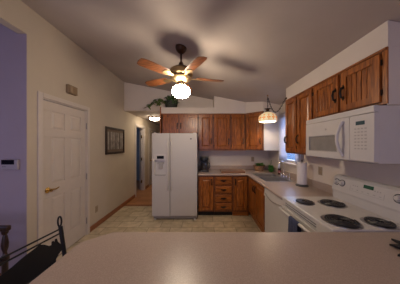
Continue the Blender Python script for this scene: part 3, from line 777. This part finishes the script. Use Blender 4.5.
# ------------------------------------------------------------------ ceiling fan
fx, fy = -.278, 2.043; fz = zc(fx)
t = thing('ceiling_fan', 'bronze ceiling fan with five wooden blades and a lit opal globe', 'ceiling fan', (fx, fy, fz))
b = MB(); b.lathe([(.0,.012),(.070,.012),(.072,-.012),(.060,-.045),(.030,-.075),(0,-.078)], (fx,fy,fz), 24); obj('canopy', b, 'bronze', t, smooth=True)
b = MB(); b.tube([(fx,fy,fz-.07),(fx,fy,fz-.255)], .012, 10); b.lathe([(.02,0),(.028,-.015),(.028,-.03),(.02,-.04)], (fx,fy,fz-.19), 14); obj('downrod', b, 'bronze', t, smooth=True)
zm = fz-.250
b = MB(); b.lathe([(.0,0),(.045,0),(.095,-.014),(.138,-.045),(.150,-.070),(.150,-.105),(.138,-.118),(.10,-.128),(0,-.128)], (fx,fy,zm), 36); obj('motor_housing', b, 'abrass', t, smooth=True)
b = MB(); b.lathe([(.06,-.126),(.120,-.130),(.130,-.143),(.112,-.165),(.075,-.182),(.052,-.195),(.050,-.215),(0,-.215)], (fx,fy,zm), 36, scallop=lambda a, j: .05*math.sin(a*12) if 1 <= j <= 3 else 0); obj('brass_collar', b, 'abrass', t, smooth=True)
zb = zm-.135
for k in range(5):
    a = math.radians(12+72*k); R = Matrix.Translation((fx,fy,zb)) @ Matrix.Rotation(a,4,'Z') @ Matrix.Rotation(math.radians(11),4,'X')
    b = MB(R)
    P = [(.20,-.050),(.24,-.058),(.40,-.066),(.52,-.064),(.555,-.050),(.565,0),(.555,.050),(.52,.064),(.40,.066),(.24,.058),(.20,.050)]
    b.prism([(x,y,-.003) for x,y in P], (0,0,.006)); bl = obj('blade', b, 'fanwood', t, bevel=.002)
    b = MB(R); b.prism([(.11,-.015,-.010),(.17,-.018,-.010),(.20,-.040,-.010),(.26,-.036,-.010),(.27,0,-.010),(.26,.036,-.010),(.20,.040,-.010),(.17,.018,-.010),(.11,.015,-.010)], (0,0,.006)); obj('blade_iron', b, 'abrass', bl)
b = MB(); b.lathe([(.045,0),(.050,-.01),(.066,-.02),(.066,-.035),(.0,-.035)], (fx,fy,zm-.212), 24); fit = obj('light_fitter', b, 'abrass', t, smooth=True)
b = MB(); b.lathe([(.060,.0),(.080,-.010),(.106,-.034),(.114,-.066),(.110,-.098),(.080,-.132),(.045,-.146),(.0,-.148)], (fx,fy,zm-.240), 32); obj('glass_globe', b, 'globe', t, smooth=True, label='lit white opal globe')
b = MB(); b.tube([(fx+.02,fy-.12,zm-.24),(fx+.02,fy-.125,zm-.35)], .0018, 5); b.lathe([(0,.012),(.006,.006),(.006,-.006),(0,-.012)], (fx+.02,fy-.125,zm-.355), 8)
b.tube([(fx+.02,fy-.062,zm-.23),(fx+.02,fy-.12,zm-.24)], .0018, 5)
obj('pull_chain', b, 'abrass', t)

# ------------------------------------------------------------------ pendant over sink
px, py = 1.225, 3.05; pz = zc(px)
t = thing('pendant_lamp', 'lit milk glass pendant with amber flower band hanging over the sink', 'pendant lamp', (px, py, pz))
zt_ = 2.150
prof = [(.045,0),(.085,-.020),(.128,-.050),(.149,-.085),(.156,-.120),(.155,-.155),(.148,-.180)]
b = MB(); b.lathe([(r, h) for r, h in prof], (px,py,zt_), 48, scallop=lambda a, j: .03*abs(math.sin(a*6)) if j >= 2 else 0, cap=False)
sh = obj('lamp_shade', b, 'shade', t, smooth=True, solid=.004)
b = MB()
for k in range(12):
    a = 2*PI*(k+.5)/12
    def S(da, h):
        aa = a+da
        r_ = next((prof[i][0]+(prof[i+1][0]-prof[i][0])*(prof[i][1]-h)/(prof[i][1]-prof[i+1][1]) for i in range(6) if prof[i][1] >= h >= prof[i+1][1]), .17)
        r_ = r_*(1+.03*abs(math.sin(aa*6)))+.005
        return Vector((px+r_*math.cos(aa), py+r_*math.sin(aa), zt_+h))
    for q in range(4):
        ang = q*PI/2
        c = (.0, -.112); P = []
        for (u, v) in ((0,0),(.5,.28),(1,0),(.5,-.28)):
            uu = u*math.cos(ang)-v*math.sin(ang); vv = u*math.sin(ang)+v*math.cos(ang)
            P.append(S(uu*.23, c[1]+vv*.046))
        dv = Vector((math.cos(a), math.sin(a), 0))*.002
        b.prism(P, dv)
    b.prism([S(-.12,-.055),S(.12,-.055),S(.10,-.068),S(-.10,-.068)], Vector((math.cos(a),math.sin(a),0))*.002)
obj('flower_band', b, 'shade_o', sh, label='amber stained glass flowers')
b = MB(); b.lathe([(.052,0),(.056,.008),(.045,.020),(.030,.03),(.028,.055),(.058,.066),(.060,.072),(.030,.072),(.010,.085),(0,.085)], (px,py,zt_-.004), 24); obj('cap', b, 'bronze', t, smooth=True)
b = MB(); b.lathe([(0,.02),(.022,.01),(.03,-.02),(.022,-.05),(0,-.06)], (px,py,zt_-.07), 14); obj('bulb', b, 'bulb', t, smooth=True)
def chain(P, step=.030):
    L = []; pts = [Vector(p) for p in P]; b = MB(); acc = 0; i = 0; flip = False
    # resample
    dist = [0]
    for a, c in zip(pts, pts[1:]): dist.append(dist[-1]+(c-a).length)
    n = int(dist[-1]/step)
    def at(s):
        for j in range(len(pts)-1):
            if dist[j+1] >= s: return pts[j].lerp(pts[j+1], (s-dist[j])/max(1e-9, dist[j+1]-dist[j]))
        return pts[-1]
    for k in range(n):
        c = at((k+.5)*step); d = (at((k+1)*step)-at(k*step)).normalized()
        s1 = d.cross(Vector((0.3,.8,0.1))).normalized(); s2 = d.cross(s1).normalized(); s = s1 if k % 2 else s2
        b.tube([tuple(c+d*.019*math.cos(2*PI*q/8)+s*.009*math.sin(2*PI*q/8)) for q in range(8)], .0040, 5, closed=True)
    return b
top = Vector((px,py,pz-.035)); obj('chain', chain([(px,py,zt_+.08), tuple(top)]), 'pull', t)
end = Vector((FXR-.015, 2.612, 2.275)); P = []
for k in range(17):
    f = k/16; p = top.lerp(end, f); p.z -= .20*math.sin(PI*f)*(1+.5*(1-f)); P.append(tuple(p))
obj('swag_chain', chain(P), 'pull', t)
b = MB(); b.lathe([(0,.01),(.014,.008),(.014,-.006),(.005,-.012),(0,-.012)], (px,py,pz), 12); b.tube([(px,py,pz-.01),(px+.012,py,pz-.022),(px,py,pz-.036),(px-.010,py,pz-.026)], .003, 6); obj('ceiling_hook', b, 'brass', t)
b = MB(); b.tube([(FXR+.005,2.612,2.285),(FXR-.015,2.612,2.29),(FXR-.022,2.612,2.275),(FXR-.012,2.612,2.265)], .004, 6); b.lathe([(0,-.010),(.016,-.010),(.016,.0),(0,.0)], (FXR,2.600,2.285), 12, 'x'); obj('wall_hook', b, 'bronze', t)

# hall flush light
t = thing('flush_ceiling_light', 'lit round frosted glass flush light on the hall ceiling', 'ceiling light', (-1.50, 5.0, HC))
b = MB(); b.lathe([(.165,0),(.170,-.02),(.155,-.035),(0,-.035)], (-1.50,5.0,HC), 28); obj('base_pan', b, 'abrass', t, smooth=True)
b = MB(); b.lathe([(.150,-.034),(.145,-.055),(.115,-.085),(.06,-.105),(0,-.112)], (-1.50,5.0,HC), 28); obj('glass_bowl', b, 'hallglass', t, smooth=True)
b = MB(); b.lathe([(0,-.110),(.010,-.112),(.012,-.122),(0,-.132)], (-1.50,5.0,HC), 10); obj('finial', b, 'abrass', t, smooth=True)

# ------------------------------------------------------------------ left wall things
t = thing('framed_picture', 'dark-framed picture of tree trunks in three panels on the beige wall', 'picture', (XL, 3.67, 1.62))
y0, y1, z0, z1 = 3.26, 4.02, 1.335, 1.91
b = MB(); f = .045; b.box(XL+.001,XL+.028,y0,y0+f,z0,z1); b.box(XL+.001,XL+.028,y1-f,y1,z0,z1); b.box(XL+.001,XL+.028,y0+f,y1-f,z0,z0+f); b.box(XL+.001,XL+.028,y0+f,y1-f,z1-f,z1); obj('frame', b, 'pframe', t, bevel=.004)
obj('mat_board', MB().box(XL+.001,XL+.012,y0+f,y1-f,z0+f,z1-f), 'mat', t)
b = MB()
for a, c in ((y0+.075,y0+.265),(y0+.29,y0+.46),(y0+.485,y1-.075)): b.box(XL+.012,XL+.015,a,c,z0+.10,z1-.10)
obj('print', b, 'printbg', t, label='three pale grey woodland panels')
b = MB()
for a, wv in ((y0+.15,.05),(y0+.23,.02),(y0+.35,.04),(y0+.42,.03),(y0+.55,.06),(y0+.63,.02)): b.box(XL+.015,XL+.0165,a-wv/2,a+wv/2,z0+.10,z1-.10)
obj('tree_print', b, 'stump', t, label='dark brown tree trunks')
t = thing('door_chime', 'tan door chime box on the wall above the white door', 'door chime', (XL, 2.41, 2.35))
obj('box', MB().box(XL+.001,XL+.045,2.325,2.495,2.29,2.415), 'chime', t, bevel=.006)
obj('cover', MB().box(XL+.045,XL+.055,2.345,2.40,2.305,2.40), 'chime2', t, bevel=.003); 
b = MB()
for k in range(4): b.box(XL+.045,XL+.052,2.415+k*.018,2.425+k*.018,2.31,2.395)
obj('slat', b, 'chime2', t)
def outlet(loc, axis, label, group=None):
    x, y, z = loc; t = thing('wall_outlet', label, 'outlet', loc, 'almond wall outlets')
    if axis == '+x': pb = (x+.001,x+.007,y-.036,y+.036,z-.058,z+.058)
    elif axis == '-x': pb = (x-.007,x-.001,y-.036,y+.036,z-.058,z+.058)
    else: pb = (x-.036,x+.036,y-.007,y-.001,z-.058,z+.058)
    obj('plate', MB().box(*pb), 'plate', t, bevel=.002)
    for s in (-1, 1):
        zz = z+s*.020
        if axis == '+x': q = (x+.007,x+.009,y-.016,y+.016,zz-.013,zz+.013)
        elif axis == '-x': q = (x-.009,x-.007,y-.016,y+.016,zz-.013,zz+.013)
        else: q = (x-.016,x+.016,y-.009,y-.007,zz-.013,zz+.013)
        obj('socket', MB().box(*q), 'chime2', t)
outlet((XL, 3.0, .34), '+x', 'almond outlet low on the beige wall right of the white door')
outlet((XR, 2.26, 1.17), '-x', 'almond outlet on the right wall above the paper towel holder', None)
outlet((1.25, YB, 1.17), '-y', 'almond outlet on the back wall above the wicker basket', None)
# thermostat / alarm keypad
t = thing('alarm_keypad', 'white alarm keypad with dark screen on the daylight-tinted wall', 'keypad', (-2.17, YC, 1.31))
obj('case', MB().box(-2.240,-2.060,YC-.030,YC-.001,1.258,1.372), 'keycase', t, bevel=.006)
obj('screen', MB().box(-2.236,-2.096,YC-.033,YC-.029,1.318,1.369), 'dispdark', t)
b = MB(); b.box(-2.228,-2.213,YC-.032,YC-.029,1.290,1.296); b.box(-2.206,-2.188,YC-.032,YC-.029,1.290,1.296); obj('button', b, 'dgrey', t)

# ------------------------------------------------------------------ curtains at sink window
b = MB(); b.tube([(XR-.068,2.64,2.17),(XR-.068,3.41,2.17)], .008, 8)
for y in (2.65, 3.40): b.tube([(XR,y,2.17),(XR-.06,y,2.17)], .006, 6)
tag(obj('curtain_rod', b, 'white', origin=(XR-.06,3.03,2.17)), 'thin white rod across the top of the sink window', 'curtain rod')
def curtain(y0, y1, z0, z1, label, n=40, folds=7):
    b = MB(); R = []
    for z in [z1-(z1-z0)*i/8 for i in range(9)]:
        R.append([b._v((XR-.036+.014*math.sin(2*PI*folds*k/n)-.002, y0+(y1-y0)*k/n, z)) for k in range(n+1)])
    for A, B in zip(R, R[1:]):
        for k in range(n): b.b.faces.new([A[k],A[k+1],B[k+1],B[k]])
    tag(obj('curtain', b, 'sheer', origin=(XR-.06,(y0+y1)/2,z0), solid=.002, smooth=True), label, 'curtain', 'sheer curtains at the sink window')
curtain(3.10, 3.41, 1.215, 2.19, 'white sheer curtain panel on the far side of the sink window')
curtain(2.66, 2.80, 1.215, 2.19, 'white sheer curtain panel on the near side, behind the oak cabinet', folds=4)
curtain(2.80, 3.10, 1.86, 2.19, 'short white valance across the middle of the sink window', folds=6)

# ------------------------------------------------------------------ counter items
# coffee maker
cx, cy = .03, 3.80
t = thing('coffee_maker', 'black drip coffee maker on the back worktop beside the refrigerator', 'coffee maker', (cx, cy, ZT))
b = MB(); b.box(cx-.10,cx+.10,cy-.13,cy+.12,ZT+.001,ZT+.035); obj('base', b, 'black', t, bevel=.008)
b = MB(); b.box(cx-.095,cx+.095,cy+.03,cy+.12,ZT+.035,ZT+.26); obj('water_tank', b, 'black', t, bevel=.008)
b = MB(); b.lathe([(.085,.235),(.100,.25),(.105,.32),(.095,.335),(0,.34)], (cx,cy-.02,ZT), 24); b.box(cx-.098,cx+.098,cy-.02,cy+.12,ZT+.255,ZT+.335); obj('brew_head', b, 'black', t, smooth=True)
b = MB(); b.lathe([(.055,.037),(.078,.045),(.088,.09),(.080,.14),(.060,.185),(.062,.20),(0,.20)], (cx,cy-.045,ZT), 24); cf = obj('carafe', b, 'coffee', t, smooth=True)
b = MB(); b.tube([(cx+.055,cy-.06,ZT+.205),(cx+.12,cy-.085,ZT+.195),(cx+.13,cy-.09,ZT+.12),(cx+.10,cy-.08,ZT+.07)], .010, 8); obj('carafe_handle', b, 'black', cf, smooth=True)
obj('hot_plate', MB().lathe([(.07,.035),(.07,.038),(0,.038)], (cx,cy-.045,ZT), 20), 'grey', t)
# cutting board
b = MB(); b.box(.40,.93,3.53,3.90,ZT+.001,ZT+.034)
tag(obj('cutting_board', b, 'board', origin=(.66,3.7,ZT), bevel=.006), 'long wooden cutting board lying on the back worktop', 'cutting board')
# wicker basket with greens
bx_, by_ = 1.34, 3.85
t = thing('wicker_basket', 'brown wicker basket holding leafy plants in the worktop corner', 'basket', (bx_, by_, ZT))
b = MB(); b.lathe([(.090,.001),(.105,.03),(.118,.07),(.122,.11),(.128,.118),(.116,.121),(.106,.09),(0,.09)], (bx_,by_,ZT), 32, scallop=lambda a, j: .015*math.sin(a*16)); obj('basket_bowl', b, 'wicker', t, smooth=True)
b = MB(); b.tube([(bx_+.127*math.cos(2*PI*k/32), by_+.127*math.sin(2*PI*k/32), ZT+.119+.003*math.sin(k*2.2)) for k in range(32)], .010, 6, closed=True); obj('braided_rim', b, 'wicker', t, smooth=True)
b = MB()
for k in range(110):
    a = random.uniform(0,2*PI); r = random.uniform(0,.08); e = random.uniform(-.1,1.5)
    b.leaf((bx_+.01+r*math.cos(a),by_+r*math.sin(a),ZT+random.uniform(.11,.16)), (math.cos(a)*.8,math.sin(a)*.8,e), random.uniform(.04,.08), .05, .4)
obj('greenery', b, 'leaf', t)
ux, uy = 1.53, 3.63
t = thing('potted_herb', 'small bushy bright green plant in a pot right of the wicker basket', 'plant', (ux, uy, ZT))
b = MB(); b.lathe([(.030,.001),(.038,.04),(.042,.045),(.036,.045),(.03,.03),(0,.03)], (ux,uy,ZT), 18); obj('pot', b, 'leafdk', t, smooth=True)
b = MB()
for k in range(150):
    a = random.uniform(0,2*PI); e = random.uniform(-.6,1.6); b.leaf((ux+.012*math.cos(a),uy+.012*math.sin(a),ZT+random.uniform(.045,.13)), (math.cos(a),math.sin(a),e), random.uniform(.035,.075), .045, .15)
obj('foliage', b, 'leaf', t)
b = MB(); b.tube([(ux,uy,ZT+.06),(ux-.005,uy+.01,ZT+.16),(ux+.01,uy,ZT+.27)], .003, 5)
for k in range(7): b.leaf((ux+.004,uy,ZT+.15+.018*k), (math.cos(k*2.2),math.sin(k*2.2),.7), .04, .02, .2)
obj('stem', b, 'leafy', t)
# soap bottle
sx, sy = 1.594, 3.36
t = thing('soap_bottle', 'dark pump soap bottle with pinkish label behind the sink', 'bottle', (sx, sy, ZT))
b = MB(); b.lathe([(.026,.001),(.028,.008),(.028,.115),(.024,.135),(.012,.145),(.012,.15),(0,.15)], (sx,sy,ZT), 20); obj('bottle_body', b, 'soap', t, smooth=True)
b = MB(); b.lathe([(.0285,.03),(.0292,.031),(.0292,.085),(.0285,.086)], (sx,sy,ZT), 20, cap=False); obj('bottle_label', b, 'label', t, smooth=True)
b = MB(); b.lathe([(.014,.148),(.014,.168),(.006,.172),(.006,.205),(.012,.208),(.012,.220),(0,.22)], (sx,sy,ZT), 14); b.tube([(sx,sy,ZT+.213),(sx-.035,sy,ZT+.208)], .004, 6); obj('pump', b, 'black', t, smooth=True)
# paper towels
qx, qy = 1.50, 2.44
t = thing('paper_towel_holder', 'upright holder with white paper towel roll against the right wall', 'paper towel holder', (qx, qy, ZT))
b = MB(); b.lathe([(.085,.001),(.088,.008),(.08,.016),(.02,.02),(0,.02)], (qx,qy,ZT), 28); obj('base', b, 'dgrey', t, smooth=True)
b = MB(); b.tube([(qx,qy,ZT+.015),(qx,qy,ZT+.375)], .007, 8); b.lathe([(0,.018),(.012,.010),(.012,-.008),(0,-.012)], (qx,qy,ZT+.38), 12); obj('rod', b, 'dgrey', t, smooth=True)
b = MB(); b.lathe([(.020,.03),(.066,.03),(.068,.036),(.068,.348),(.066,.354),(.020,.354)], (qx,qy,ZT), 36, cap=False)
obj('paper_roll', b, 'paper', t, smooth=True)
# metal object at right of the peninsula
kx = 1.30
t = thing('iron_trivet', 'black pointed iron trivet lying on the peninsula at the right', 'trivet', (1.26, .91, ZT))
b = MB(); cxx, cyy = 1.26, .91
for k in range(9):
    a = -2*PI*k/9+math.radians(106); L_ = .145
    d = Vector((math.cos(a), math.sin(a), 0)); s_ = Vector((-d.y, d.x, 0)); c = Vector((cxx,cyy,ZT+.006))
    b.prism([tuple(c+d*.02-s_*.008), tuple(c+d*.065-s_*.036), tuple(c+d*L_*(1.28 if k%2 else .97)), tuple(c+d*.065+s_*.036), tuple(c+d*.02+s_*.008)], (0,0,.012))
b.lathe([(.03,.006),(.03,.014),(0,.016)], (cxx,cyy,ZT), 16)
obj('plate', b, 'iron', t, bevel=.001)
for k in range(3):
    a = 2*PI*k/3+.4; b = MB(); b.tube([(cxx+.045*math.cos(a),cyy+.045*math.sin(a),ZT+.0005),(cxx+.045*math.cos(a),cyy+.045*math.sin(a),ZT+.007)], .005, 8); obj('foot', b, 'iron', t)

# ------------------------------------------------------------------ plant over the fridge
gx_, gy_, gz_ = -.765, 3.88, 2.401
t = thing('trailing_plant', 'ivy in a dark pot on the ledge above the refrigerator, trailing left', 'plant', (gx_, gy_, gz_))
b = MB(); b.lathe([(.11,0),(.135,.03),(.155,.15),(.163,.165),(.150,.168),(.14,.14),(0,.14)], (gx_,gy_,gz_), 26); obj('pot', b, 'pot', t, smooth=True)
obj('soil', MB().lathe([(.139,.141),(.05,.148),(0,.15)], (gx_,gy_,gz_), 20, cap=False), 'soil', t)
b = MB()
for k in range(170):
    a = random.uniform(0,2*PI); r = random.uniform(0,.10); e = random.uniform(-.1,2.2)
    b.leaf((gx_+.02+r*1.3*math.cos(a),gy_-.09+r*math.sin(a)*.5,gz_+random.uniform(.08,.27)), (math.cos(a),math.sin(a)*.6,e), random.uniform(.04,.085), .055, .3)
obj('foliage', b, 'leafdk', t)
b = MB(); v = [(-.88,3.80,2.56),(-.97,3.74,2.60),(-1.06,3.70,2.585),(-1.13,3.68,2.51),(-1.19,3.66,2.45),(-1.26,3.65,2.39)]
b.tube(v, .004, 6); b.tube([(-.88,3.80,2.54),(-.96,3.72,2.54),(-1.01,3.68,2.48)], .004, 6); obj('vine', b, 'leafdk', t)
b = MB()
for (p, q) in list(zip(v, v[1:]))+[(( -.96,3.72,2.54),(-1.01,3.68,2.48))]:
    for k in range(6):
        c = Vector(p).lerp(Vector(q), (k+.5)/6); a = random.uniform(0,2*PI)
        b.leaf(tuple(c), (math.cos(a),math.sin(a)*.6,random.uniform(-.6,.3)), random.uniform(.07,.10), .07, .4)
obj('vine_leaves', b, 'leafy', t)

# ------------------------------------------------------------------ counter stool with bear silhouette
t = thing('counter_stool', 'black iron counter stool with a bear silhouette in its back', 'stool', (-1.0, 1.08, 0))
fu = Vector((-1.15,1.286,0)); nu = Vector((-1.215,.88,0))
def SP(f, z, lean=True):   # point on the back, f=0 far .. 1 near
    p = fu.lerp(nu, f); k = (.961-z)/.27*.04 if z > .60 else .053
    return Vector((p.x+k, p.y, z))
for f in (0, 1):
    b = MB(); b.tube([tuple(SP(f,.63)), tuple(SP(f,.75)), tuple(SP(f,.885))], .014, 8)
    c = SP(f, .925); pts = []
    for k in range(15):
        a = -PI/2+.35+(2*PI-.7)*k/14; pts.append(tuple(c+Vector((.011*math.cos(a), .004*math.cos(a), .040*math.sin(a)))))
    b.tube([tuple(SP(f,.870))]+pts+[tuple(SP(f,.870)+Vector((0,0,.001)))], .006, 8)
    obj('back_post', b, 'iron', t, smooth=True)
for z in (.868, .836):
    b = MB(); b.tube([tuple(SP(0,z)), tuple(SP(1,z))], .006, 8); obj('back_rail', b, 'iron', t, smooth=True)
b = MB(); bear = [(.905,.60),(.892,.68),(.90,.755),(.93,.775),(.985,.788),(1.045,.810),(1.10,.822),(1.138,.833),(1.165,.815),(1.19,.79),(1.207,.786),(1.211,.808),(1.221,.810),(1.228,.792),(1.235,.815),(1.247,.812),(1.250,.785),(1.268,.755),(1.281,.735),(1.279,.715),(1.245,.695),(1.22,.67),(1.215,.60),(1.165,.60),(1.155,.65),(1.04,.645),(1.02,.60)]
P = []
for y, z in bear:
    f = (1.286-y)/(1.286-.88); P.append(tuple(SP(f, z)))
b.prism(P, (.004,0,0)); obj('bear_cutout', b, 'iron', t, label='black bear silhouette plate')
b = MB(); b.tube([tuple(SP(0,.64)), tuple(SP(1,.64))], .008, 8); obj('back_rail', b, 'iron', t)
sc = Vector((-.985, 1.06, .60))
b = MB(); b.lathe([(.0,-.02),(.185,-.02),(.20,-.005),(.20,.018),(.185,.034),(.12,.042),(0,.044)], tuple(sc), 32); obj('seat', b, 'black', t, smooth=True)
for k in range(4):
    a = PI/4+k*PI/2; b = MB(); p = Vector((math.cos(a), math.sin(a), 0))
    b.tube([tuple(sc+p*.14+Vector((0,0,-.02))), tuple(Vector((sc.x,sc.y,.30))+p*.18), tuple(Vector((sc.x,sc.y,.004))+p*.235)], .011, 8); obj('leg', b, 'iron', t, smooth=True)
b = MB(); b.tube([(sc.x+.185*math.cos(2*PI*k/28), sc.y+.185*math.sin(2*PI*k/28), .26) for k in range(28)], .008, 8, closed=True); obj('foot_ring', b, 'iron', t, smooth=True)
for f in (0, 1):
    b = MB(); q = SP(f,.64); b.tube([tuple(q), tuple(q.lerp(sc, .25)+Vector((0,0,-.025))), tuple(Vector((sc.x,sc.y,.578))+ (q-sc).normalized()*.12)], .009, 8); obj('seat_bracket', b, 'iron', t)

# ------------------------------------------------------------------ wooden chair at left edge
t = thing('wooden_chair', 'dark wooden chair with turned back posts before the daylight-tinted wall', 'chair', (-2.05, 1.3, 0))
cy_ = 1.50
for X in (-1.845, -2.255):
    b = MB(); b.lathe([(.020,.0),(.024,.1),(.022,.44),(.030,.46),(.030,.50),(.016,.515),(.014,.54),(.024,.58),(.026,.62),(.018,.68),(.013,.70),(.024,.715),(.024,.74)], (X,cy_,0), 18); obj('back_post', b, 'chairwood', t, smooth=True)
obj('top_rail', MB().box(-2.29,-1.805,cy_-.022,cy_+.022,.735,.785), 'chairwood', t, bevel=.012)
for k in range(4):
    X = -1.93-k*.08; b = MB(); b.lathe([(.010,.46),(.013,.55),(.010,.60),(.015,.66),(.009,.74)], (X,cy_,0), 12); obj('spindle', b, 'chairwood', t, smooth=True)
obj('seat', MB().box(-2.28,-1.82,cy_-.46,cy_+.02,.44,.475), 'chairwood', t, bevel=.012)
for X in (-1.86, -2.24):
    b = MB(); b.lathe([(.016,0),(.024,.12),(.016,.2),(.026,.33),(.022,.44)], (X,cy_-.42,0), 14); obj('leg', b, 'chairwood', t, smooth=True)
b = MB(); b.tube([(-1.86,cy_-.42,.2),(-2.24,cy_-.42,.2)], .011, 8); obj('stretcher', b, 'chairwood', t)
for X in (-1.855, -2.245):
    b = MB(); b.tube([(X,cy_-.42,.16),(X,cy_,.16)], .011, 8); obj('stretcher', b, 'chairwood', t)

for o in bpy.data.objects:
    if '_o' in o: del o['_o']
